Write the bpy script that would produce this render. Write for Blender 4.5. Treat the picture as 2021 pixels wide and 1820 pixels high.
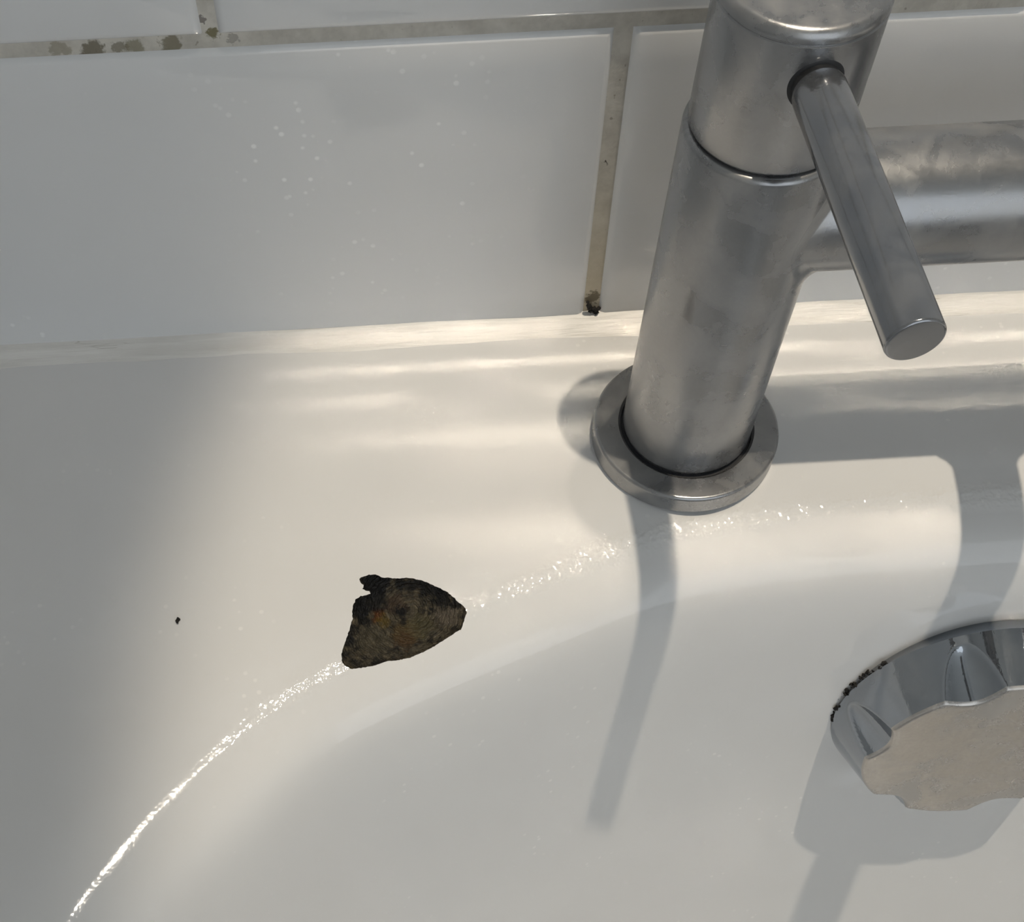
import bpy, bmesh, math, random
import numpy as np
from mathutils import Vector, Matrix, noise
from mathutils.geometry import delaunay_2d_cdt

# ------------------------------------------------------------------ scene, camera, lights
for o in list(bpy.data.objects):
    bpy.data.objects.remove(o, do_unlink=True)
scene = bpy.context.scene
COL = scene.collection
random.seed(7)

# camera solved from the wall joints, the tap's circles and silhouettes (2021 x 1820 frame)
W, H = 2021.0, 1820.0
CAM = Vector((-0.06215, -0.27318, 0.29329))
PITCH, ROLL, YAW = -1.0849, -0.0333, 0.0267
FPX, PPX, PPY = 2461.233, 831.92, 1315.70
fwd = Vector((math.sin(YAW) * math.cos(PITCH), math.cos(YAW) * math.cos(PITCH), math.sin(PITCH)))
rgt = fwd.cross(Vector((0, 0, 1))).normalized()
upv = rgt.cross(fwd)
r2 = rgt * math.cos(ROLL) + upv * math.sin(ROLL)
u2 = -rgt * math.sin(ROLL) + upv * math.cos(ROLL)
cd = bpy.data.cameras.new('camera')
cam = bpy.data.objects.new('camera', cd)
COL.objects.link(cam)
cam.matrix_world = Matrix(((r2.x, u2.x, -fwd.x, CAM.x), (r2.y, u2.y, -fwd.y, CAM.y), (r2.z, u2.z, -fwd.z, CAM.z), (0, 0, 0, 1)))
cd.sensor_fit = 'HORIZONTAL'
cd.sensor_width = 36.0
cd.lens = 36.0 * FPX / W
cd.shift_x = (W / 2 - PPX) / W
cd.shift_y = (PPY - H / 2) / W
cd.clip_start = 0.01
scene.camera = cam

LAMP = Vector((0.228, -0.150, 1.84))
world = bpy.data.worlds.new('world')
scene.world = world
world.use_nodes = True
world.node_tree.nodes['Background'].inputs[0].default_value = (0.90, 0.955, 1.0, 1)
world.node_tree.nodes['Background'].inputs[1].default_value = 1.28

def light(name, kind, loc, energy, color, target=None, **kw):
    d = bpy.data.lights.new(name, kind)
    d.energy = energy
    d.color = color
    for k, v in kw.items():
        setattr(d, k, v)
    o = bpy.data.objects.new(name, d)
    o.location = loc
    if target is not None:
        o.rotation_euler = (Vector(target) - Vector(loc)).to_track_quat('-Z', 'Y').to_euler()
    COL.objects.link(o)
    return o

# recessed ceiling downlight almost above the taps
light('downlight_beam', 'SPOT', LAMP, 65.0, (1.0, 0.87, 0.69), target=(0.228, -0.150, 0), spot_size=math.radians(23.4), spot_blend=0.24, shadow_soft_size=0.013)
# the same lamp's wide spill around its beam
light('downlight_spill', 'SPOT', LAMP, 6.0, (1.0, 0.93, 0.84), target=(0.228, -0.150, 0), spot_size=math.radians(130), spot_blend=0.6, shadow_soft_size=0.013)
# daylight reaches the bath from the open side of the room, behind the camera (world light)

vs = scene.view_settings
vs.view_transform = 'Standard'
vs.look = 'None'
vs.gamma = 1.0
vs.exposure = 0.0
vs.use_curve_mapping = False
# the streaks on the rim are the downlight mirrored by the glazed tiles: path guiding finds them
c = scene.cycles
c.use_denoising = True
c.max_bounces = 3
c.diffuse_bounces = 2
c.glossy_bounces = 3
c.sample_clamp_indirect = 0.0
c.blur_glossy = 0.0
c.use_guiding = True
c.use_surface_guiding = True
c.use_volume_guiding = False
c.guiding_training_samples = 0
c.use_light_tree = False
c.use_adaptive_sampling = True
c.adaptive_threshold = 0.12
c.adaptive_min_samples = 16
c.time_limit = 900

# ------------------------------------------------------------------ helpers
def ray(u, v):
    d = fwd + r2 * ((u - PPX) / FPX) - u2 * ((v - PPY) / FPX)
    return d.normalized()

def px_on_z(u, v, z=0.0):
    d = ray(u, v)
    return CAM + d * ((z - CAM.z) / d.z)

def mesh_obj(name, verts, faces, mat, parent=None, smooth=True, mats=None, fmat=None):
    me = bpy.data.meshes.new(name)
    me.from_pydata([tuple(v) for v in verts], [], faces)
    me.update()
    for m in (mats or [mat]):
        me.materials.append(m)
    if fmat is not None:
        me.polygons.foreach_set('material_index', fmat)
    if smooth:
        me.polygons.foreach_set('use_smooth', [True] * len(me.polygons))
    o = bpy.data.objects.new(name, me)
    COL.objects.link(o)
    if parent is not None:
        o.parent = parent
    return o

def fix_normals(o):
    bm = bmesh.new()
    bm.from_mesh(o.data)
    bmesh.ops.recalc_face_normals(bm, faces=bm.faces)
    bm.to_mesh(o.data)
    bm.free()
    return o

def sharp(o, deg=30):
    o.data.set_sharp_from_angle(angle=math.radians(deg))
    return o

def tag(o, label, cat=None, group=None, kind=None):
    o['label'] = label
    if cat:
        o['category'] = cat
    if group:
        o['group'] = group
    if kind:
        o['kind'] = kind
    return o

def empty(name, loc=(0, 0, 0)):
    o = bpy.data.objects.new(name, None)
    o.location = loc
    o.empty_display_size = 0.02
    COL.objects.link(o)
    return o

def lathe(name, prof, mat, parent=None, seg=96, origin=(0, 0, 0), axis=(0, 0, 1), cap0=True, cap1=True, deg=32):
    """prof: list of (radius, height along axis)"""
    a = Vector(axis).normalized()
    t = Vector((1, 0, 0)) if abs(a.x) < 0.9 else Vector((0, 1, 0))
    u = (t - a * t.dot(a)).normalized()
    w = a.cross(u)
    V, F = [], []
    for r, h in prof:
        for k in range(seg):
            th = 2 * math.pi * k / seg
            V.append(Vector(origin) + a * h + (u * math.cos(th) + w * math.sin(th)) * r)
    for i in range(len(prof) - 1):
        for k in range(seg):
            k2 = (k + 1) % seg
            F.append((i * seg + k, i * seg + k2, (i + 1) * seg + k2, (i + 1) * seg + k))
    if cap0:
        F.append(tuple(reversed(range(seg))))
    if cap1:
        n = (len(prof) - 1) * seg
        F.append(tuple(n + k for k in range(seg)))
    return sharp(fix_normals(mesh_obj(name, V, F, mat, parent)), deg)

def rounded(r0, h0, r1, h1, n=5):
    """quarter-round profile points from (r0,h0) to (r1,h1); radius leaves vertically, arrives horizontally"""
    return [(r1 + (r0 - r1) * math.cos(t), h0 + (h1 - h0) * math.sin(t)) for t in [math.pi / 2 * i / n for i in range(n + 1)]]

def box(name, lo, hi, mat, parent=None, bevel=0.0):
    x0, y0, z0 = lo
    x1, y1, z1 = hi
    V = [(x0, y0, z0), (x1, y0, z0), (x1, y1, z0), (x0, y1, z0), (x0, y0, z1), (x1, y0, z1), (x1, y1, z1), (x0, y1, z1)]
    F = [(3, 2, 1, 0), (4, 5, 6, 7), (0, 1, 5, 4), (1, 2, 6, 5), (2, 3, 7, 6), (3, 0, 4, 7)]
    o = mesh_obj(name, V, F, mat, parent, smooth=False)
    if bevel:
        bm = bmesh.new()
        bm.from_mesh(o.data)
        bmesh.ops.bevel(bm, geom=bm.edges[:], offset=bevel, segments=2, profile=0.6, affect='EDGES')
        bm.to_mesh(o.data)
        bm.free()
    return o

# ------------------------------------------------------------------ materials
class NT:
    def __init__(self, name):
        self.m = bpy.data.materials.new(name)
        self.m.use_nodes = True
        self.t = self.m.node_tree
        self.b = self.t.nodes['Principled BSDF']
    def n(self, kind, **kw):
        nd = self.t.nodes.new(kind)
        ins = kw.pop('ins', {})
        for k, v in kw.items():
            setattr(nd, k, v)
        for k, v in ins.items():
            self.set(nd.inputs[k], v)
        return nd
    def set(self, sock, v):
        if isinstance(v, bpy.types.NodeSocket):
            self.t.links.new(v, sock)
        elif isinstance(v, bpy.types.Node):
            self.t.links.new(v.outputs[0], sock)
        else:
            sock.default_value = v
    def p(self, **kw):
        for k, v in kw.items():
            self.set(self.b.inputs[k.replace('_', ' ')], v)
    def math(self, op, a, b=None, c=None, clamp=False):
        nd = self.t.nodes.new('ShaderNodeMath')
        nd.operation = op
        nd.use_clamp = clamp
        for i, v in enumerate((a, b, c)):
            if v is not None:
                self.set(nd.inputs[i], v)
        return nd.outputs[0]
    def vmath(self, op, a, b=None, out=0):
        nd = self.t.nodes.new('ShaderNodeVectorMath')
        nd.operation = op
        self.set(nd.inputs[0], a)
        if b is not None:
            self.set(nd.inputs[1], b)
        return nd.outputs[out]
    def mix(self, fac, a, b):
        nd = self.t.nodes.new('ShaderNodeMix')
        nd.data_type = 'RGBA'
        self.set(nd.inputs['Factor'], fac)
        self.set(nd.inputs[6], a)
        self.set(nd.inputs[7], b)
        return nd.outputs[2]
    def ramp(self, fac, stops, interp='LINEAR'):
        nd = self.t.nodes.new('ShaderNodeValToRGB')
        nd.color_ramp.interpolation = interp
        e = nd.color_ramp.elements
        while len(e) < len(stops):
            e.new(0.5)
        for k, (pos, c) in enumerate(stops):
            e[k].position = pos
            e[k].color = (c, c, c, 1) if isinstance(c, (int, float)) else (*c, 1)
        self.set(nd.inputs[0], fac)
        return nd.outputs[0]
    def noise(self, vec, scale, detail=3.0, rough=0.55, dist=0.0):
        nd = self.n('ShaderNodeTexNoise', ins={'Vector': vec, 'Scale': scale, 'Detail': detail, 'Roughness': rough, 'Distortion': dist})
        return nd.outputs[0]
    def smooth(self, x, a, b):
        nd = self.t.nodes.new('ShaderNodeMapRange')
        nd.interpolation_type = 'SMOOTHSTEP'
        self.set(nd.inputs[0], x)
        nd.inputs[1].default_value = a
        nd.inputs[2].default_value = b
        return nd.outputs[0]
    def pos(self):
        return self.n('ShaderNodeNewGeometry').outputs['Position']
    def blob(self, P, c, r, wob=None):
        """1 inside a blurred ball of radius r at c"""
        d = self.vmath('DISTANCE', P, c, out=1)
        if wob is not None:
            d = self.math('ADD', d, wob)
        return self.smooth(d, r, r * 0.55)
    def bump(self, h, strength, dist, normal=None):
        ins = {'Height': h, 'Strength': strength, 'Distance': dist}
        if normal is not None:
            ins['Normal'] = normal
        return self.n('ShaderNodeBump', ins=ins).outputs[0]

def enamel_material():
    k = NT('white_enamel')
    P = k.pos()
    n1 = k.noise(P, 25, 2)
    col = k.mix(n1, (0.77, 0.765, 0.755, 1), (0.81, 0.81, 0.80, 1))
    # limescale specks, dried splashes
    vor = k.n('ShaderNodeTexVoronoi', ins={'Vector': P, 'Scale': 240.0, 'Randomness': 1.0})
    dens = k.smooth(n1, 0.56, 0.66)
    speck = k.math('MULTIPLY', k.smooth(vor.outputs['Distance'], 0.20, 0.10), dens)
    col = k.mix(k.math('MULTIPLY', speck, 0.6), col, (0.93, 0.92, 0.90, 1))
    # the glaze along the turn of the rim is scuffed and rippled
    d = k.n('ShaderNodeAttribute', attribute_name='rim_distance').outputs['Fac']
    band = k.smooth(k.math('ABSOLUTE', d), 0.0055, 0.001)
    # ripples run along the rim, so the lamp's highlight there breaks into thin dashes
    sl = k.n('ShaderNodeAttribute', attribute_name='rim_length').outputs['Fac']
    cv = k.n('ShaderNodeCombineXYZ', ins={'X': k.math('MULTIPLY', sl, 75.0), 'Y': k.math('MULTIPLY', d, 330.0)})
    wide = k.noise(cv, 1.0, 1)
    fine = k.noise(P, 650, 1)
    h = k.math('MULTIPLY', k.math('ADD', k.math('MULTIPLY', fine, k.math('ADD', 0.40, k.math('MULTIPLY', k.smooth(sl, 0.165, 0.125), 0.6))), wide), k.math('ADD', 0.03, k.math('MULTIPLY', band, 0.97)))
    # the scuffing fades out towards the bath's side
    h = k.math('MULTIPLY', h, k.math('SUBTRACT', 1.0, k.math('MULTIPLY', k.smooth(sl, 0.222, 0.250), 0.86)))
    nb = k.bump(h, 1.0, 0.00032)
    k.p(Base_Color=col, Roughness=0.055, IOR=1.5, Normal=nb)
    return k.m

def tile_material():
    k = NT('white_glazed_tile')
    P = k.pos()
    n1 = k.noise(P, 9, 2)
    col = k.mix(n1, (0.73, 0.735, 0.735, 1), (0.77, 0.77, 0.76, 1))
    vor = k.n('ShaderNodeTexVoronoi', ins={'Vector': P, 'Scale': 230.0})
    dens = k.math('MULTIPLY', k.smooth(k.noise(P, 40, 2), 0.42, 0.60), k.blob(P, tuple(px_wall(690, 340)), 0.055), clamp=True)
    dens = k.math('ADD', dens, k.math('MULTIPLY', k.smooth(k.noise(P, 14, 2), 0.56, 0.70), 0.6))
    speck = k.math('MULTIPLY', k.smooth(vor.outputs['Distance'], 0.22, 0.10), dens)
    col = k.mix(k.math('MULTIPLY', speck, 0.85), col, (0.95, 0.95, 0.94, 1))
    k.p(Base_Color=col, Roughness=0.07, IOR=1.52)
    return k.m

def grout_material():
    k = NT('stained_grout')
    P = k.pos()
    n1 = k.noise(P, 90, 4, 0.65)
    base = k.mix(k.smooth(n1, 0.3, 0.7), (0.46, 0.435, 0.385, 1), (0.64, 0.61, 0.545, 1))
    # yellowed towards the bath in the upright joint, beige elsewhere
    sep = k.n('ShaderNodeSeparateXYZ', ins={0: P})
    low = k.smooth(sep.outputs['Z'], 0.085, 0.0)
    base = k.mix(k.math('MULTIPLY', low, 0.55), base, (0.58, 0.49, 0.32, 1))
    wob = k.math('MULTIPLY', k.math('SUBTRACT', k.noise(P, 380, 4, 0.7), 0.5), 0.0075)
    col = base
    for c, r, dark, f in GROUT_SPOTS:
        col = k.mix(k.math('MULTIPLY', k.blob(P, c, r, wob), f), col, dark)
    # dirt specks
    sp = k.smooth(k.noise(P, 700, 1), 0.72, 0.80)
    col = k.mix(k.math('MULTIPLY', sp, 0.5), col, (0.16, 0.13, 0.09, 1))
    k.p(Base_Color=col, Roughness=0.85, Normal=k.bump(k.noise(P, 900, 3), 0.5, 0.0003))
    return k.m

def silicone_material():
    k = NT('white_silicone_sealant')
    P = k.pos()
    st = k.n('ShaderNodeMapping', ins={'Vector': P, 'Scale': (25.0, 420.0, 420.0)})
    n1 = k.noise(st, 1.0, 4, 0.6)
    col = k.mix(k.smooth(n1, 0.3, 0.75), (0.70, 0.685, 0.65, 1), (0.80, 0.79, 0.76, 1))
    crack = k.smooth(k.math('ABSOLUTE', k.math('SUBTRACT', k.noise(st, 0.8, 3), 0.5)), 0.012, 0.0)
    gate = k.smooth(k.noise(P, 16, 2), 0.52, 0.62)
    col = k.mix(k.math('MULTIPLY', k.math('MULTIPLY', crack, gate), 0.55), col, (0.40, 0.38, 0.33, 1))
    k.p(Base_Color=col, Roughness=0.38, Normal=k.bump(n1, 0.5, 0.0006))
    return k.m

def chrome_material(name, base, rough, film, scale=1.0):
    """chrome plating under a thin broken film of limescale"""
    k = NT(name)
    P = k.n('ShaderNodeTexCoord').outputs['Object']
    big = k.noise(P, 60 * scale, 3, 0.6, 0.5)
    spots = k.n('ShaderNodeTexVoronoi', ins={'Vector': P, 'Scale': 330.0 * scale})
    ring = k.smooth(k.math('ABSOLUTE', k.math('SUBTRACT', spots.outputs['Distance'], 0.42)), 0.09, 0.0)
    fine = k.noise(P, 900 * scale, 2, 0.6)
    bigm = k.smooth(big, 0.38, 0.66)
    f = k.math('ADD', k.math('MULTIPLY', bigm, 0.6), k.math('MULTIPLY', fine, 0.35))
    f = k.math('ADD', f, k.math('MULTIPLY', k.math('MULTIPLY', ring, bigm), 0.10))
    fl = k.math('MULTIPLY', f, film, clamp=True)
    col = k.mix(fl, (*base, 1), (0.46, 0.45, 0.43, 1))
    met = k.math('SUBTRACT', 1.0, k.math('MULTIPLY', fl, 0.8))
    ro = k.math('ADD', rough, k.math('MULTIPLY', fl, 0.30))
    k.p(Base_Color=col, Metallic=met, Roughness=ro, Normal=k.bump(k.math('ADD', fine, k.math('MULTIPLY', ring, 0.4)), 0.05, 0.0002))
    return k.m

def plain(name, col, rough=0.5, metallic=0.0, sc=200.0, var=0.12):
    k = NT(name)
    n1 = k.noise(k.n('ShaderNodeTexCoord').outputs['Object'], sc, 3)
    c2 = tuple(max(0, c * (1 - var)) for c in col)
    k.p(Base_Color=k.mix(n1, (*c2, 1), (*col, 1)), Roughness=rough, Metallic=metallic)
    return k.m

def px_wall(u, v, y=0.0):
    d = ray(u, v)
    return CAM + d * ((y - CAM.y) / d.y)

GROUT_SPOTS = []
for (u, v, r, dark, f) in [(185, 96, 0.0032, (0.15, 0.13, 0.085, 1), 0.85), (340, 87, 0.0030, (0.17, 0.15, 0.09, 1), 0.8),
                           (270, 90, 0.0028, (0.21, 0.19, 0.12, 1), 0.7), (120, 98, 0.0026, (0.25, 0.22, 0.15, 1), 0.6),
                           (232, 94, 0.0022, (0.17, 0.15, 0.10, 1), 0.7), (421, 64, 0.0017, (0.14, 0.12, 0.04, 1), 0.85),
                           (397, 40, 0.0008, (0.16, 0.14, 0.13, 1), 0.8), (458, 77, 0.0012, (0.25, 0.23, 0.2, 1), 0.6),
                           (1196, 320, 0.0006, (0.05, 0.04, 0.03, 1), 0.9), (1170, 588, 0.0030, (0.10, 0.075, 0.04, 1), 0.8)]:
    GROUT_SPOTS.append((tuple(px_wall(u, v, 0.0011)), r, dark, f))

M_enamel = enamel_material()
M_tile = tile_material()
M_grout = grout_material()
M_seal = silicone_material()
M_chrome = chrome_material('limescaled_chrome', (0.31, 0.315, 0.325), 0.22, 0.5)
M_chrome_lever = chrome_material('lever_chrome', (0.28, 0.29, 0.31), 0.10, 0.3)
M_chrome_knob = chrome_material('knob_chrome', (0.38, 0.41, 0.45), 0.05, 0.15, 0.8)
M_knobface = chrome_material('knob_face_chrome', (0.56, 0.53, 0.50), 0.14, 0.75, 0.9)
M_black = plain('black_grime', (0.012, 0.010, 0.008), 0.8)
M_rubber = plain('dark_gap_seal', (0.010, 0.011, 0.014), 0.6)
M_paint = plain('white_wall_paint', (0.74, 0.74, 0.72), 0.7, sc=8, var=0.03)
M_floor = plain('grey_floor_vinyl', (0.30, 0.29, 0.28), 0.5, sc=20, var=0.2)
M_lampmetal = plain('white_lamp_bezel', (0.8, 0.8, 0.8), 0.4, sc=30, var=0.03)

# ------------------------------------------------------------------ room shell
XL, XR, YF, ZF, ZC = -0.262, 1.75, -2.20, -0.56, 1.86
def struct(o, label=None):
    o['kind'] = 'structure'
    if label:
        o['label'] = label
    return o

struct(box('floor', (XL - 0.1, YF - 0.1, ZF - 0.05), (XR + 0.1, 0.12, ZF), M_floor))
struct(box('ceiling', (XL - 0.1, YF - 0.1, ZC), (XR + 0.1, 0.12, ZC + 0.05), M_paint))
struct(box('wall_left', (XL - 0.1, YF, ZF), (XL, 0.12, ZC), M_paint))
struct(box('wall_right', (XR, YF, ZF), (XR + 0.1, 0.12, ZC), M_paint))
# tiled wall: grout bed, every tile a piece of its own
wall = struct(box('wall_back', (XL, 0.0011, ZF), (XR, 0.12, ZC), M_grout), 'white tiled wall with stained beige grout joints')

def tile_mesh(name, xb0, xb1, xt0, xt1, z0, z1, dish=0.0002, lean=0.0):
    """glazed tile, face at y=0, edges rounded back into the joint; bottom corners xb*, top corners xt*"""
    R, D = 0.0024, 0.0019
    st = [0.0, 0.10, 0.30, 0.60, 1.0]
    ins = [R * (1 - math.cos(math.pi / 2 * s)) * 0.35 + R * s * 0.65 for s in st]
    dep = [D * (1 - math.sin(math.pi / 2 * s)) for s in st]
    def axis_samples(L):
        a = [(i, d) for i, d in zip(ins, dep)]
        mid = [R + (L - 2 * R) * j / 12 for j in range(1, 12)]
        return [x for x, _ in a] + mid + [L - x for x, _ in reversed(a)]
    LX, LZ = xb1 - xb0, z1 - z0
    sx, sz = axis_samples(LX), axis_samples(LZ)
    def edge(d, L):
        e = min(d, L - d)
        if e >= R:
            return 0.0
        for i in range(len(ins) - 1):
            if e <= ins[i + 1]:
                t = (e - ins[i]) / (ins[i + 1] - ins[i] + 1e-12)
                return dep[i] + (dep[i + 1] - dep[i]) * t
        return 0.0
    V, F = [], []
    for b in sz:
        tz = b / LZ
        for a in sx:
            tx = a / LX
            x = (xb0 + (xb1 - xb0) * tx) * (1 - tz) + (xt0 + (xt1 - xt0) * tx) * tz
            y = max(edge(a, LX), edge(b, LZ)) + dish * (1 - (2 * tz - 1) ** 2) * min(1.0, 8 * tx, 8 * (1 - tx)) + lean * (tz - 0.5) * LZ
            V.append((x, y, z0 + b))
    n = len(sx)
    for j in range(len(sz) - 1):
        for i in range(n - 1):
            F.append((j * n + i, j * n + i + 1, (j + 1) * n + i + 1, (j + 1) * n + i))
    o = mesh_obj(name, V, F, M_tile, wall)
    return o

G = 0.0035 / 2
ZR0, ZR1 = 0.0004, 0.0988
# bottom row: the joint right of the damage leans a little
tile_mesh('tile', XL, -0.2 - G, XL, -0.2 - G, ZR0, ZR1)
tile_mesh('tile', -0.2 + G, -0.0007, -0.2 + G, -0.0027, ZR0, ZR1)
tile_mesh('tile', 0.0031, 0.2 - G, 0.0010, 0.2 - G, ZR0, ZR1)
tile_mesh('tile', 0.2 + G, 0.4 - G, 0.2 + G, 0.4 - G, ZR0, ZR1)
# the glazed faces are slightly hollow and not quite in one plane
DISH = {1: 0.00035, 2: 0.00029, 3: 0.00025, 4: -0.0001, 5: 0.00020}
LEAN = {1: 0.008, 2: 0.008, 3: 0.010, 4: 0.0, 5: 0.010}
z = 0.1018
row = 1
while z < 0.75:
    offs = -0.1 if row % 2 else 0.0
    for kx in range(-1, 3):
        a = max(offs + 0.2 * kx + (0 if row % 2 == 0 else 0.0), XL)
        b = offs + 0.2 * (kx + 1)
        if b - a > 0.03:
            tile_mesh('tile', a + G, b - G, a + G, b - G, z, z + 0.0985, DISH.get(row, 0.0), LEAN.get(row, 0.0))
    z += 0.1017
    row += 1

# ------------------------------------------------------------------ bath
XC = 0.1126
LINE_Z = -0.0022
line_px = [(1820, 986), (1690, 995), (1550, 1010), (1400, 1034), (1300, 1056), (1180, 1098), (1060, 1146), (930, 1197), (800, 1252), (670, 1312), (585, 1358), (500, 1420), (400, 1508), (300, 1608), (215, 1712), (130, 1822)]
half = [(0.1126, -0.0718)] + [tuple(px_on_z(u, v, LINE_Z)[:2]) for u, v in line_px] + [
    (-0.1585, -0.2120), (-0.1670, -0.2480), (-0.1720, -0.2950), (-0.1750, -0.3600), (-0.1765, -0.4600)]
side = [(-0.1770, -0.62), (-0.1770, -0.80), (-0.1770, -1.00), (-0.1760, -1.15), (-0.172, -1.25), (-0.155, -1.335), (-0.115, -1.395), (-0.05, -1.43), (0.03, -1.445)]
left = half + side
ring = left + [(XC, -1.447)] + [(2 * XC - x, y) for x, y in reversed(left[1:])]
P = np.array(ring)
n0 = len(P)
def cr(P, i, t):
    a, b, c, d = P[(i - 1) % n0], P[i], P[(i + 1) % n0], P[(i + 2) % n0]
    return 0.5 * ((2 * b) + (-a + c) * t + (2 * a - 5 * b + 4 * c - d) * t * t + (-a + 3 * b - 3 * c + d) * t ** 3)
dense = np.array([cr(P, i, t) for i in range(n0) for t in np.linspace(0, 1, 40, endpoint=False)])
seg = np.linalg.norm(np.roll(dense, -1, 0) - dense, axis=1)
arc = np.concatenate([[0], np.cumsum(seg)])
TOT = arc[-1]
# uneven sampling: fine where the photograph looks
sN = []
s = 0.0
while s < TOT - 0.002:
    sN.append(s)
    near = min(s, TOT - s)
    s += 0.0025 if near < 0.42 else 0.02
sN = np.array(sN)
dx = np.concatenate([dense, dense[:1]])
curve = np.stack([np.interp(sN, arc, dx[:, k]) for k in (0, 1)], 1)
# smoothing on uniform copy
uni = np.linspace(0, TOT, 1200, endpoint=False)
cu = np.stack([np.interp(uni, arc, dx[:, k]) for k in (0, 1)], 1)
ker = np.exp(-np.linspace(-2, 2, 13) ** 2)
ker /= ker.sum()
cs = sum(w * np.roll(cu, k - 6, 0) for k, w in enumerate(ker))
tng = np.roll(cs, -1, 0) - np.roll(cs, 1, 0)
tng /= np.linalg.norm(tng, axis=1)[:, None]
nrm = np.stack([-tng[:, 1], tng[:, 0]], 1)
if nrm[0, 1] > 0:
    nrm = -nrm      # inward: at the tap end that is -y
ker2 = np.exp(-np.linspace(-2, 2, 31) ** 2)
ker2 /= ker2.sum()
nrm = sum(w * np.roll(nrm, k - 15, 0) for k, w in enumerate(ker2))
nrm /= np.linalg.norm(nrm, axis=1)[:, None]
cs2 = np.concatenate([cs, cs[:1]])
nn2 = np.concatenate([nrm, nrm[:1]])
uu = np.concatenate([uni, [TOT]])
def rim_pt(s):
    s = s % TOT
    return np.array([np.interp(s, uu, cs2[:, 0]), np.interp(s, uu, cs2[:, 1])])
def rim_n(s):
    s = s % TOT
    v = np.array([np.interp(s, uu, nn2[:, 0]), np.interp(s, uu, nn2[:, 1])])
    return v / np.linalg.norm(v)
# section across the rim: inward distance -> drop (read from the lever's shadow)
PD = np.array([-0.3, -0.024, -0.018, -0.0135, -0.0095, -0.005, 0.0, 0.004, 0.0078, 0.0110, 0.0141, 0.0165, 0.0187, 0.0210, 0.0233, 0.0255, 0.0284, 0.0314, 0.0345, 0.0378, 0.0415, 0.0460, 0.056, 0.075, 0.105, 0.15, 0.20])
PZ = np.array([0, 0, -0.00005, -0.0002, -0.00055, -0.0012, -0.0023, -0.0036, -0.0052, -0.0071, -0.0099, -0.0133, -0.0180, -0.0253, -0.0349, -0.0460, -0.0612, -0.0771, -0.0920, -0.1065, -0.1215, -0.1370, -0.168, -0.218, -0.278, -0.335, -0.375])
_m = np.gradient(PZ, PD)
def prof(d):
    if d <= -0.024:
        return 0.0
    k = int(np.clip(np.searchsorted(PD, d) - 1, 0, len(PD) - 2))
    h = PD[k + 1] - PD[k]
    t = min((d - PD[k]) / h, 1.0)
    return ((2 * t ** 3 - 3 * t * t + 1) * PZ[k] + (t ** 3 - 2 * t * t + t) * h * _m[k] + (-2 * t ** 3 + 3 * t * t) * PZ[k + 1] + (t ** 3 - t * t) * h * _m[k + 1])
def bath_pt(s, d):
    c, n = rim_pt(s), rim_n(s)
    dd = min(d, 0.075)
    q = c + n * dd
    if d > 0.075:
        ctr = np.array([XC, min(max(q[1], -1.15), -0.42)])
        v = ctr - q
        q = q + v / np.linalg.norm(v) * (d - 0.075)
    return np.array([q[0], q[1], prof(d)])
def bath_norm(s, d, e=3e-4):
    a = bath_pt(s + e, d) - bath_pt(s - e, d)
    b = bath_pt(s, d + e) - bath_pt(s, d - e)
    v = np.cross(a, b)
    v /= np.linalg.norm(v)
    return v if v[2] > 0 else -v
def to_sd(u, v):
    """pixel of the photograph -> point of the bath's surface as (arc length, inward distance)"""
    zz = 0.0
    for _ in range(12):
        q = px_on_z(u, v, zz)
        dist = (cs[:, 0] - q.x) ** 2 + (cs[:, 1] - q.y) ** 2
        i = int(dist.argmin())
        s = uni[i]
        for _ in range(3):
            c, n = rim_pt(s), rim_n(s)
            t = np.array([n[1], -n[0]])
            w = np.array([q.x, q.y]) - c
            fwd_t = rim_pt(s + 1e-3) - c
            if t @ fwd_t < 0:
                t = -t
            s = s + (w @ t)
        d = w @ n
        zz = 0.5 * zz + 0.5 * prof(d)
    return s, d

OX0, OX1, OY0, OY1 = -0.250, 2 * XC + 0.250, -1.52, -0.0005
dl = sorted(set([-0.045, -0.036, -0.030] + [round(-0.026 + 0.0015 * k, 5) for k in range(48)] + [0.0475, 0.049, 0.0515, 0.054, 0.058, 0.063, 0.069, 0.075, 0.083, 0.092, 0.10, 0.115, 0.13, 0.15, 0.175, 0.20]))
Ns, Nd = len(sN), len(dl)

# outline of the patch where the enamel has come away (pixels of the photograph)
chip_px = [(709, 1143), (716, 1138), (728, 1135), (741, 1134), (752, 1139), (765, 1141), (782, 1142), (800, 1141), (815, 1142), (830, 1145),
           (845, 1151), (858, 1157), (872, 1163), (884, 1170), (895, 1179), (903, 1188), (912, 1194), (919, 1201), (922, 1209), (918, 1218),
           (914, 1232), (910, 1243), (902, 1246), (888, 1256), (872, 1266), (855, 1277), (838, 1286), (822, 1293), (806, 1299), (788, 1303), (766, 1305),
           (752, 1309), (738, 1314), (722, 1317), (706, 1319), (695, 1321), (684, 1317), (676, 1309), (673, 1297), (676, 1284), (681, 1268), (686, 1254),
           (691, 1238), (696, 1222), (695, 1208), (697, 1194), (702, 1183), (712, 1177), (722, 1175), (731, 1172), (729, 1167), (722, 1165), (716, 1163), (718, 1155), (712, 1151)]
cp = []
for k in range(len(chip_px)):
    a, b = np.array(chip_px[k], float), np.array(chip_px[(k + 1) % len(chip_px)], float)
    m = max(1, int(np.linalg.norm(b - a) / 3.0))
    for j in range(m):
        q = a + (b - a) * j / m
        q = q + np.array([noise.noise(Vector((q[0] * 0.21, q[1] * 0.21, 3))), noise.noise(Vector((q[0] * 0.21, q[1] * 0.21, 9)))]) * 1.8
        cp.append(q)
chip = [to_sd(*q) for q in cp]
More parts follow.
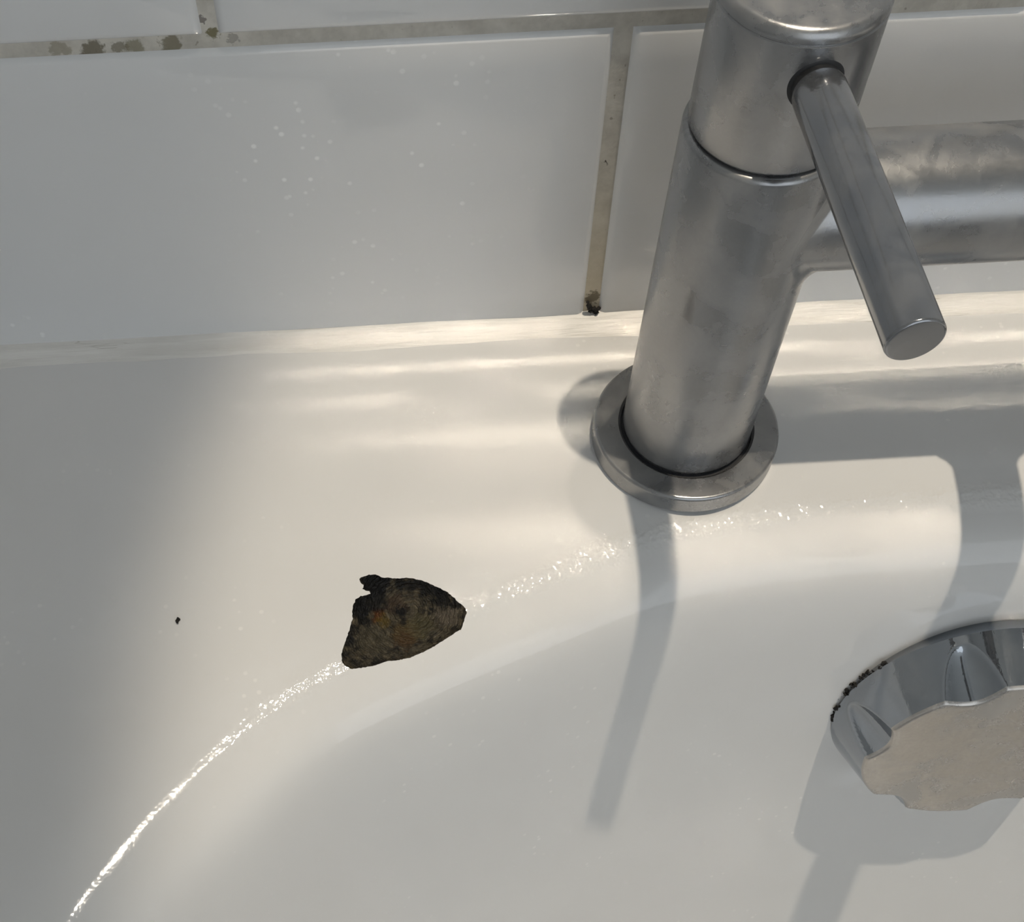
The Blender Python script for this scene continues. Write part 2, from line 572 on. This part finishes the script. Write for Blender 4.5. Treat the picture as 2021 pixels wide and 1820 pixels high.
# arc length runs to the left from the middle of the tap end
cu0, cu1 = min(c[0] for c in chip) - 0.004, max(c[0] for c in chip) + 0.004
cv0, cv1 = min(c[1] for c in chip) - 0.002, max(c[1] for c in chip) + 0.002
i0 = max(k for k in range(Ns) if sN[k] <= cu0)
i1 = min(k for k in range(Ns) if sN[k] >= cu1)
j0 = max(k for k in range(Nd) if dl[k] <= cv0)
j1 = min(k for k in range(Nd) if dl[k] >= cv1)

def in_poly(x, y, poly):
    c = False
    n = len(poly)
    for a in range(n):
        x0, y0 = poly[a]
        x1, y1 = poly[(a + 1) % n]
        if (y0 > y) != (y1 > y) and x < (x1 - x0) * (y - y0) / (y1 - y0) + x0:
            c = not c
    return c

def chip_dist(x, y):
    return min((x - a) ** 2 + (y - b) ** 2 for a, b in chip) ** 0.5

V, NRM, RD, RS, F = [], [], [], [], []
gid = {}
for i in range(Ns):
    for j in range(Nd):
        if i0 < i < i1 and j0 < j < j1:
            continue
        gid[i, j] = len(V)
        V.append(bath_pt(sN[i], dl[j]))
        NRM.append(bath_norm(sN[i], dl[j]))
        RD.append(dl[j])
        RS.append(min(sN[i], TOT - sN[i]))
for i in range(Ns):
    for j in range(Nd - 1):
        if i0 <= i < i1 and j0 <= j < j1:
            continue
        a = (i + 1) % Ns
        F.append((gid[i, j], gid[i, j + 1], gid[a, j + 1], gid[a, j]))
# the cut-out block round the damage
bl = [(i, j0) for i in range(i0, i1)] + [(i1, j) for j in range(j0, j1)] + [(i, j1) for i in range(i1, i0, -1)] + [(i0, j) for j in range(j1, j0, -1)]
pts = [Vector((sN[i], dl[j])) for i, j in bl]
ids = [gid[k] for k in bl]
ne = len(pts)
edges = [(k, (k + 1) % ne) for k in range(ne)]
nc = len(chip)
chip_ids = []
for (s, d) in chip:
    pts.append(Vector((s, d)))
    chip_ids.append(len(V))
    ids.append(len(V))
    V.append(bath_pt(s, d))
    NRM.append(bath_norm(s, d))
    RD.append(d)
    RS.append(s)
edges += [(ne + k, ne + (k + 1) % nc) for k in range(nc)]
for x in np.arange(sN[i0] + 0.001, sN[i1], 0.0012):
    for y in np.arange(dl[j0] + 0.001, dl[j1] - 0.0005, 0.0012):
        if not in_poly(x, y, chip) and chip_dist(x, y) > 0.0007:
            pts.append(Vector((x, y)))
            ids.append(len(V))
            V.append(bath_pt(x, y))
            NRM.append(bath_norm(x, y))
            RD.append(y)
            RS.append(x)
ov, oe, of, ovs, oes, ofs = delaunay_2d_cdt(pts, edges, [], 0, 1e-7)
omap = []
for k, src in enumerate(ovs):
    if src:
        omap.append(ids[src[0]])
    else:
        omap.append(len(V))
        V.append(bath_pt(*ov[k]))
        NRM.append(bath_norm(*ov[k]))
        RD.append(ov[k][1])
        RS.append(ov[k][0])
for f in of:
    c = sum((ov[k] for k in f), Vector((0, 0))) / len(f)
    if not in_poly(c.x, c.y, chip):
        F.append(tuple(omap[k] for k in f))
# flat rim out to the square edge and its drop
rim_out = []
for i in range(Ns):
    b = bath_pt(sN[i], dl[0])
    n = -rim_n(sN[i])
    t = 1e9
    for comp, lo, hi in ((0, OX0, OX1), (1, OY0, OY1)):
        if n[comp] > 1e-6:
            t = min(t, (hi - b[comp]) / n[comp])
        elif n[comp] < -1e-6:
            t = min(t, (lo - b[comp]) / n[comp])
    rim_out.append(b[:2] + n * t)
rim_out = np.array(rim_out)
for cx_, cy_ in ((OX0, OY0), (OX0, OY1), (OX1, OY0), (OX1, OY1)):
    k = int(((rim_out - np.array([cx_, cy_])) ** 2).sum(1).argmin())
    rim_out[k] = (cx_, cy_)
base = len(V)
ROUT = [(0.35, 0.0, 0.0), (0.7, 0.0, 0.0), (0.96, 0.0, 0.0), (1.0, -0.002, 0.0), (1.0, -0.045, 0.0)]
for i in range(Ns):
    b = bath_pt(sN[i], dl[0])[:2]
    for t, zz, _ in ROUT:
        q = b + (rim_out[i] - b) * t
        V.append(np.array([q[0], q[1], zz]))
        NRM.append(np.array([0, 0, 1.0]))
        RD.append(-0.1)
        RS.append(min(sN[i], TOT - sN[i]))
nr = len(ROUT)
for i in range(Ns):
    a = (i + 1) % Ns
    F.append((gid[i, 0], gid[a, 0], base + a * nr, base + i * nr))
    for j in range(nr - 1):
        F.append((base + i * nr + j, base + a * nr + j, base + a * nr + j + 1, base + i * nr + j + 1))
# floor of the bath
bot = len(V)
zb = prof(dl[-1]) - 0.008
V.append(np.array([XC, -0.76, zb]))
NRM.append(np.array([0, 0, 1.0]))
RD.append(0.3)
RS.append(0.0)
for i in range(Ns):
    F.append((gid[i, Nd - 1], bot, gid[(i + 1) % Ns, Nd - 1]))
bath = empty('bathtub', (XC, -0.76, ZF))
tag(bath, 'white enamel bathtub with a dark chipped patch on its rim', 'bathtub')
def child(o, par):
    o.parent = par
    o.matrix_parent_inverse = par.matrix_world.inverted()
    return o
bpy.context.view_layer.update()
for k, f in enumerate(F):
    fn = np.cross(V[f[1]] - V[f[0]], V[f[2]] - V[f[0]])
    if len(f) == 4:
        fn = fn + np.cross(V[f[2]] - V[f[0]], V[f[3]] - V[f[0]])
    if fn @ (NRM[f[0]] + NRM[f[1]] + NRM[f[2]]) < -1e-16:
        F[k] = tuple(reversed(f))
shell = mesh_obj('bath_shell', V, F, M_enamel)
at = shell.data.attributes.new('rim_distance', 'FLOAT', 'POINT')
at.data.foreach_set('value', [float(x) for x in RD])
at = shell.data.attributes.new('rim_length', 'FLOAT', 'POINT')
at.data.foreach_set('value', [float(x) for x in RS])
shell.data.normals_split_custom_set_from_vertices([tuple(n) for n in NRM])
child(shell, bath)
# side panel under the rim
pnl = box('bath_panel', (OX1 - 0.03, OY0 + 0.01, ZF), (OX1 - 0.012, -0.005, -0.004), M_paint, bevel=0.002)
child(pnl, bath)
pnl = box('end_panel', (OX0 + 0.005, OY0 + 0.012, ZF), (OX1 - 0.031, OY0 + 0.03, -0.004), M_paint, bevel=0.002)
child(pnl, bath)

# exposed rusty metal in the damaged patch
def metal_material():
    k = NT('rusty_bare_metal')
    P = k.pos()
    def wp(u, v):
        s, d = to_sd(u, v)
        return tuple(bath_pt(s, d))
    wob = k.math('MULTIPLY', k.math('SUBTRACT', k.noise(P, 380, 4, 0.7), 0.5), 0.006)
    dist = k.math('ADD', k.vmath('DISTANCE', P, wp(812, 1200), out=1), k.math('MULTIPLY', wob, 0.45))
    rings = k.math('SINE', k.math('MULTIPLY', dist, 5200.0))
    n1 = k.noise(P, 520, 5, 0.7)
    col = k.mix(k.smooth(n1, 0.30, 0.72), (0.012, 0.010, 0.007, 1), (0.155, 0.128, 0.082, 1))
    col = k.mix(k.math('MULTIPLY', k.smooth(rings, 0.0, 1.0), 0.45), col, (0.022, 0.018, 0.012, 1))
    for (u, v, r, c, f) in [(744, 1212, 0.0028, (0.13, 0.040, 0.006, 1), 0.75), (758, 1222, 0.0030, (0.13, 0.085, 0.012, 1), 0.7), (803, 1246, 0.0050, (0.13, 0.085, 0.030, 1), 0.6),
                            (830, 1232, 0.0050, (0.09, 0.078, 0.035, 1), 0.6), (800, 1262, 0.0034, (0.07, 0.034, 0.012, 1), 0.6), (780, 1190, 0.0042, (0.060, 0.036, 0.022, 1), 0.6),
                            (885, 1206, 0.0048, (0.17, 0.14, 0.105, 1), 0.55), (735, 1262, 0.0058, (0.085, 0.072, 0.045, 1), 0.6)]:
        col = k.mix(k.math('MULTIPLY', k.blob(P, wp(u, v), r, wob), f), col, c)
    # black oxide pits; shaded slope along the upper and left edge painted black
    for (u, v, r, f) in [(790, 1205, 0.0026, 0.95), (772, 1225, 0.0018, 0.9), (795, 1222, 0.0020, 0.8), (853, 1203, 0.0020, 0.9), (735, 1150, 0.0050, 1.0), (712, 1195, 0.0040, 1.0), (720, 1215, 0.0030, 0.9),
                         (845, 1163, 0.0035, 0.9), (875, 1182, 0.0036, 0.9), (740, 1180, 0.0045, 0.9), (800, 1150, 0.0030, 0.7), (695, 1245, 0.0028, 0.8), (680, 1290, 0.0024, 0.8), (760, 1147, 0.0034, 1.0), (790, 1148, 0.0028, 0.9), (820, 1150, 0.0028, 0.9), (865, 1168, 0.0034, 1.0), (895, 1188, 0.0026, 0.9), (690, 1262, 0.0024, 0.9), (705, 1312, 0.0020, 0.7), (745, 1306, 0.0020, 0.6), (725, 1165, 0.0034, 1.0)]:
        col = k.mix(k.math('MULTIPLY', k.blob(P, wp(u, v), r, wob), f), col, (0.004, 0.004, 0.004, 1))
    h = k.math('ADD', k.math('MULTIPLY', n1, 1.2), k.math('MULTIPLY', rings, 0.32))
    k.p(Base_Color=col, Roughness=k.math('ADD', 0.18, k.math('MULTIPLY', k.noise(P, 900, 2), 0.35)), Metallic=0.3, Normal=k.bump(h, 1.0, 0.0009))
    return k.m
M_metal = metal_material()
V2, F2 = [], []
pts, edges = [], []
c0 = np.mean(np.array(chip), axis=0)
inner = [((s - c0[0]) * 0.975 + c0[0], (d - c0[1]) * 0.965 + c0[1]) for s, d in chip]
def sunk(s, d, h):
    return bath_pt(s, d) - bath_norm(s, d) * h
for (s, d) in chip:
    V2.append(sunk(s, d, -0.00002))
for (s, d) in inner:
    V2.append(sunk(s, d, 0.0007))
for k in range(nc):
    F2.append((k, (k + 1) % nc, nc + (k + 1) % nc, nc + k))
ids = []
for k, (s, d) in enumerate(inner):
    pts.append(Vector((s, d)))
    ids.append(nc + k)
edges = [(k, (k + 1) % nc) for k in range(nc)]
for x in np.arange(cu0, cu1, 0.0006):
    for y in np.arange(cv0, cv1, 0.0006):
        if in_poly(x, y, inner):
            e = min((x - a) ** 2 + (y - b) ** 2 for a, b in inner) ** 0.5
            if e > 0.0004:
                h = 0.0007 + 0.0007 * min(1, e / 0.006) + 0.00045 * noise.noise(Vector((x, y, 0)) * 260) + 0.0002 * noise.noise(Vector((x, y, 2)) * 800)
                pts.append(Vector((x, y)))
                ids.append(len(V2))
                V2.append(sunk(x, y, max(h, 0.0003)))
ov, oe, of, ovs, oes, ofs = delaunay_2d_cdt(pts, edges, [], 0, 1e-7)
om = []
for k, src in enumerate(ovs):
    if src:
        om.append(ids[src[0]])
    else:
        om.append(len(V2))
        V2.append(sunk(ov[k][0], ov[k][1], 0.0007))
for f in of:
    c = sum((ov[k] for k in f), Vector((0, 0))) / len(f)
    if in_poly(c.x, c.y, inner):
        F2.append(tuple(om[k] for k in f))
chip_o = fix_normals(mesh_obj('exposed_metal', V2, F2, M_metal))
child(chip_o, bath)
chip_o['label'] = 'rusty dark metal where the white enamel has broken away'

# silicone joint between wall and rim
nx = 240
V, F = [], []
for i in range(nx + 1):
    x = XL + 0.004 + (OX1 - XL - 0.008) * i / nx
    a = 0.0029 + 0.0006 * noise.noise(Vector((x * 30, 0, 0)))
    b = 0.0075 + 0.0016 * noise.noise(Vector((x * 22, 5, 0)))
    for t in (0, 0.2, 0.4, 0.6, 0.8, 1.0):
        q = (1 - t) ** 1.5
        w = 0.0003 * noise.noise(Vector((x * 90, t * 5, 2)))
        V.append((x, -b * t + 0.0009 * (t == 0), a * q + 0.0001 + w * (0 < t < 1) if t < 1 else -0.0002))
for i in range(nx):
    for j in range(5):
        F.append((i * 6 + j, i * 6 + j + 1, i * 6 + j + 7, i * 6 + j + 6))
struct(mesh_obj('trim_1', V, F, M_seal), 'white silicone sealant strip between tiles and bath rim')

# black mould at the foot of the upright joint
def lumps(name, centres, mat, seed):
    bm = bmesh.new()
    for (c, r) in centres:
        m = Matrix.Translation(c) @ Matrix.Diagonal((r[0], r[1], r[2], 1))
        bmesh.ops.create_icosphere(bm, subdivisions=2, radius=1.0, matrix=m)
    for v in bm.verts:
        v.co += Vector((noise.noise(v.co * 1500 + Vector((seed, 0, 0))), noise.noise(v.co * 1500 + Vector((0, seed, 0))), noise.noise(v.co * 1500 + Vector((0, 0, seed))))) * 0.0006
    me = bpy.data.meshes.new(name)
    bm.to_mesh(me)
    bm.free()
    me.materials.append(mat)
    me.polygons.foreach_set('use_smooth', [True] * len(me.polygons))
    o = bpy.data.objects.new(name, me)
    COL.objects.link(o)
    return o
ml = []
for (u, v, rx, rz) in [(1162, 603, 0.0007, 0.0011), (1165, 608, 0.0007, 0.0006), (1171, 609, 0.0008, 0.0005), (1177, 611, 0.0008, 0.0006), (1160, 597, 0.0005, 0.0007), (1166, 614, 0.0009, 0.0006), (1175, 616, 0.0009, 0.0006), (1181, 610, 0.0005, 0.0005)]:
    q = px_wall(u, v, -0.0002)
    ml.append((q, (rx, 0.0006, rz)))
o = lumps('mould_spot', ml, M_black, 4)
tag(o, 'black mould clump at the foot of the upright grout joint', 'mould')

# dark speck lying on the rim
s, d = to_sd(351, 1227)
q = Vector(bath_pt(s, d)) + Vector((0, 0, 0.00035))
o = lumps('debris_speck', [(q, (0.0005, 0.0010, 0.0004))], M_black, 8)
tag(o, 'tiny black speck lying on the bath rim left of the chip', 'speck')

# ------------------------------------------------------------------ bath mixer tap
TX, TY = 0.02258, -0.04764
RB, RH, RF, HF, HS, HT = 0.0182, 0.01726, 0.02657, 0.00655, 0.1092, 0.1421
RA, HA = 0.01545, 0.0858
tap = empty('bath_mixer_tap', (XC, TY, 0))
tag(tap, 'limescaled chrome bath mixer tap with pin lever standing on the rim', 'tap')
bpy.context.view_layer.update()

def arm_mesh(x0, x1, sgn0, sgn1):
    """cross tube between the pillars, flaring into each"""
    seg, f = 72, 0.0042
    prof_x = []
    V, F = [], []
    rings = []
    nfl = 8
    for end in (0, 1):
        cx_ = x0 if end == 0 else x1
        sg = 1 if end == 0 else -1
        rr = []
        for k in range(nfl + 1):
            t = k / nfl * math.pi / 2
            ringv = []
            for j in range(seg):
                th = 2 * math.pi * j / seg
                fl = f if abs(math.cos(th)) < 0.55 else max(0.0012, f * (1 - (abs(math.cos(th)) - 0.55) / 0.45 * 0.75))
                r = RA + fl * (1 - math.sin(t))
                y, z = r * math.cos(th), r * math.sin(th)
                xs = math.sqrt(max(RB * RB - y * y, 0.0))
                if k == 0:
                    xs -= 0.0006
                x = cx_ + sg * (xs + fl * (1 - math.cos(t)))
                ringv.append((x, TY + y, HA + z))
            rr.append(ringv)
        rings += rr if end == 0 else list(reversed(rr))
    for rv in rings:
        V += rv
    for i in range(len(rings) - 1):
        for j in range(seg):
            j2 = (j + 1) % seg
            F.append((i * seg + j, i * seg + j2, (i + 1) * seg + j2, (i + 1) * seg + j))
    return fix_normals(mesh_obj('cross_tube', V, F, M_chrome))

X2 = 2 * XC - TX
child(arm_mesh(TX, X2, 1, -1), tap)

def pillar(x):
    pil = lathe('pillar', [(RB - 0.0012, HF - 0.004), (RB - 0.0006, HF + 0.0002)] + [(RB, HF + 0.0010)] + rounded(RB, HS - 0.0022, RH - 0.0004, HS - 0.0008, 4), M_chrome, None, 128, (x, TY, 0))
    child(pil, tap)
    fl = lathe('flange', [(RF - 0.0004, 0.0001), (RF, 0.0006), (RF, HF - 0.0010)] + rounded(RF, HF - 0.0010, RF - 0.0010, HF, 4) + [(RB + 0.0013, HF), (RB + 0.0006, HF - 0.0005), (RB + 0.0006, HF - 0.003)], M_chrome, None, 128, (x, TY, 0), cap0=False, cap1=False)
    child(fl, tap)
    gp = lathe('sealing_ring', [(RB + 0.0006, HF - 0.0028), (RB + 0.0005, HF - 0.0010), (RB - 0.0012, HF - 0.0008)], M_rubber, None, 96, (x, TY, 0), cap0=False, cap1=False)
    child(gp, tap)
    hd = lathe('valve_head', [(RH - 0.0012, HS - 0.0006), (RH - 0.0004, HS - 0.0003), (RH, HS + 0.0004), (RH, HT - 0.0034), (RH - 0.00035, HT - 0.0031), (RH - 0.00035, HT - 0.0029), (RH, HT - 0.0026)] +
               rounded(RH, HT - 0.0022, RH - 0.0018, HT, 6) + [(RH - 0.0030, HT), (RH - 0.006, HT + 0.0002), (RH - 0.012, HT + 0.0003)], M_chrome, None, 128, (x, TY, 0), deg=40)
    child(hd, tap)
    gap = lathe('head_gap', [(RH - 0.0009, HS - 0.0022), (RH - 0.0009, HS + 0.0004)], M_rubber, None, 96, (x, TY, 0), cap0=False, cap1=False)
    child(gap, hd)
    # pin lever
    ph, el, hl, rl, L = 0.0776, -0.0404, 0.1315 - 0.0003, 0.00532, 0.0807
    ax = Vector((math.sin(ph) * math.cos(el), -math.cos(ph) * math.cos(el), math.sin(el)))
    org = Vector((x, TY, hl))
    st = RH - 0.0045
    lv = lathe('lever', [(rl - 0.0005, st), (rl - 0.0005, RH + 0.0002)] + [(rl - 0.0005 + 0.0005 * math.sin(math.pi / 2 * k / 5), RH + 0.0002 + 0.0024 * k / 5) for k in range(1, 6)] +
               [(rl, L - 0.0006)] + rounded(rl, L - 0.0006, rl - 0.0006, L, 4), M_chrome_lever, None, 64, org, ax, deg=40)
    child(lv, tap)
    # dark socket round its root, lying on the head's curved side
    u = ax.cross(Vector((0, 0, 1))).normalized()
    w = u.cross(ax)
    VV, FF = [], []
    ns = 64
    for r, lift in ((rl - 0.0007, 0.00005), (rl + 0.0002, 0.00005), (rl + 0.0004, -0.0002)):
        for k in range(ns):
            th = 2 * math.pi * k / ns
            q = org + u * (r * math.cos(th)) + w * (r * math.sin(th))
            # push along the lever axis to the head cylinder
            dx_, dy_ = q.x - x, q.y - TY
            A = ax.x ** 2 + ax.y ** 2
            B = 2 * (dx_ * ax.x + dy_ * ax.y)
            Cc = dx_ * dx_ + dy_ * dy_ - (RH + lift) ** 2
            t = (-B + math.sqrt(max(B * B - 4 * A * Cc, 0))) / (2 * A)
            VV.append(q + ax * t)
    for i in range(2):
        for k in range(ns):
            k2 = (k + 1) % ns
            FF.append((i * ns + k, i * ns + k2, (i + 1) * ns + k2, (i + 1) * ns + k))
    so = fix_normals(mesh_obj('lever_socket', VV, FF, M_rubber))
    child(so, hd)

pillar(TX)
pillar(X2)

# spout: out of the middle of the cross tube towards the bath, turning down
def tube(name, path, radii, mat, seg=48):
    V, F = [], []
    n = len(path)
    prev = None
    for i, pnt in enumerate(path):
        a = (Vector(path[min(i + 1, n - 1)]) - Vector(path[max(i - 1, 0)])).normalized()
        u = a.cross(Vector((1, 0, 0)))
        u = u.normalized() if u.length > 1e-4 else Vector((0, 1, 0))
        w = a.cross(u)
        for k in range(seg):
            th = 2 * math.pi * k / seg
            V.append(Vector(pnt) + (u * math.cos(th) + w * math.sin(th)) * radii[i])
    for i in range(n - 1):
        for k in range(seg):
            k2 = (k + 1) % seg
            F.append((i * seg + k, i * seg + k2, (i + 1) * seg + k2, (i + 1) * seg + k))
    F.append(tuple(reversed(range(seg))))
    F.append(tuple((n - 1) * seg + k for k in range(seg)))
    return fix_normals(mesh_obj(name, V, F, mat))
SX = XC + 0.001
path = [(SX, TY - RA + 0.0035, HA), (SX, TY - RA - 0.0005, HA), (SX, TY - RA - 0.002, HA), (SX, TY - RA - 0.004, HA), (SX, TY - 0.06, HA), (SX, TY - 0.10, HA)]
rad = [0.0135, 0.0122, 0.0102, 0.0090, 0.0086, 0.0086]
for k in range(1, 9):
    t = math.pi / 2 * k / 8
    path.append((SX, TY - 0.10 - 0.022 * math.sin(t), HA - 0.022 * (1 - math.cos(t))))
    rad.append(0.0086)
path.append((SX, TY - 0.122, HA - 0.034))
rad.append(0.0086)
child(tube('spout', path, rad, M_chrome), tap)

# ------------------------------------------------------------------ overflow knob on the bath's end wall
KC = Vector((0.1203, -0.1061, -0.0748))
kphi, kel, KR, KD, KT = -0.0360, 0.1327, 0.0373, 0.0174, 0.1765
ka = Vector((math.sin(kphi) * math.cos(kel), -math.cos(kphi) * math.cos(kel), math.sin(kel)))
ku = ka.cross(Vector((0, 0, 1))).normalized()
kv = ku.cross(ka)
knob = empty('overflow_knob', KC)
tag(knob, 'round fluted chrome overflow knob on the bath wall below the tap', 'knob')
bpy.context.view_layer.update()
FL = [(67, 0.135, 13.5), (12, 0.12, 13.5), (-54, 0.125, 13.5), (-114, 0.125, 13.5), (187, 0.125, 13.5), (127, 0.125, 13.5)]
def kr(thd, t):
    """outline of the knob at angle thd; t=0 at the wall, 1 at the face: flutes narrow towards the wall"""
    r = KR * (1 + KT * (1 - t))
    for c, dep, wid in FL:
        dlt = abs((thd - c + 180) % 360 - 180)
        w = wid * max(0.0, (t - 0.16) / 0.84) ** 0.5
        if w > 0.2 and dlt < w:
            q = 1 - (dlt / w) ** 2
            r -= KR * dep * q * max(0.0, (t - 0.16) / 0.84) ** 0.55
    return r
seg = 360
V, F = [], []
lev = [-0.30, 0.0] + [0.08 + 0.86 * k / 30 for k in range(31)]
for t in lev:
    for k in range(seg):
        th = 2 * math.pi * k / seg
        r = kr(360.0 * k / seg, min(max(t, 0), 1)) - (0.003 if t < 0 else 0)
        V.append(KC + ka * (KD * t) + (ku * math.cos(th) + kv * math.sin(th)) * r)
for i in range(len(lev) - 1):
    for k in range(seg):
        k2 = (k + 1) % seg
        F.append((i * seg + k, i * seg + k2, (i + 1) * seg + k2, (i + 1) * seg + k))
child(sharp(fix_normals(mesh_obj('knob_body', V, F, M_chrome_knob)), 50), knob)
# face: rounded edge, then a very slightly domed disc
V, F = [], []
fr = [(0.94, 1.0), (0.975, 0.995), (0.995, 0.984), (1.0, 0.968), (1.006, 0.93), (1.010, 0.80), (1.013, 0.60), (1.016, 0.40), (1.017, 0.20)]
for t, q in fr:
    for k in range(seg):
        th = 2 * math.pi * k / seg
        # towards the centre the outline relaxes to a circle
        r = kr(360.0 * k / seg, min(t, 1)) * q if q > 0.9 else (kr(360.0 * k / seg, 1) * (q / 0.93) * 0.93 * max(0, (q - 0.4)) / 0.53 + KR * 0.96 * q * (1 - max(0, (q - 0.4)) / 0.53) if q > 0.4 else KR * 0.96 * q)
        V.append(KC + ka * (KD * t) + (ku * math.cos(th) + kv * math.sin(th)) * r)
for i in range(len(fr) - 1):
    for k in range(seg):
        k2 = (k + 1) % seg
        F.append((i * seg + k, i * seg + k2, (i + 1) * seg + k2, (i + 1) * seg + k))
V.append(KC + ka * (KD * 1.017))
n = (len(fr) - 1) * seg
for k in range(seg):
    F.append((n + k, n + (k + 1) % seg, len(V) - 1))
child(fix_normals(mesh_obj('knob_face', V, F, M_knobface)), knob)
# grime packed behind its edge
gl = []
for k in range(44):
    th = math.radians(-10 + 48 * random.random() ** 1.2)
    r = KR * (1 + KT) + random.uniform(-0.0002, 0.0006)
    q = KC + ka * (-0.0006 + random.uniform(-0.001, 0.0006)) + (ku * math.cos(th) + kv * math.sin(th)) * r
    s_ = random.uniform(0.0002, 0.0006)
    gl.append((q, (s_ * random.uniform(0.6, 1.6), s_, s_ * random.uniform(0.6, 1.8))))
g = lumps('grime', gl, M_black, 2)
child(g, knob)

# ------------------------------------------------------------------ ceiling lamp fitting round the beam
lampf = empty('ceiling_downlight', (LAMP.x, LAMP.y, ZC))
tag(lampf, 'round white recessed downlight in the ceiling above the taps', 'lamp')
bpy.context.view_layer.update()
bz = lathe('bezel', [(0.045, ZC - 0.0005), (0.045, ZC - 0.003), (0.040, ZC - 0.005), (0.032, ZC - 0.005), (0.030, ZC - 0.0005)], M_lampmetal, None, 48, (LAMP.x, LAMP.y, 0), cap0=False, cap1=False)
child(bz, lampf)
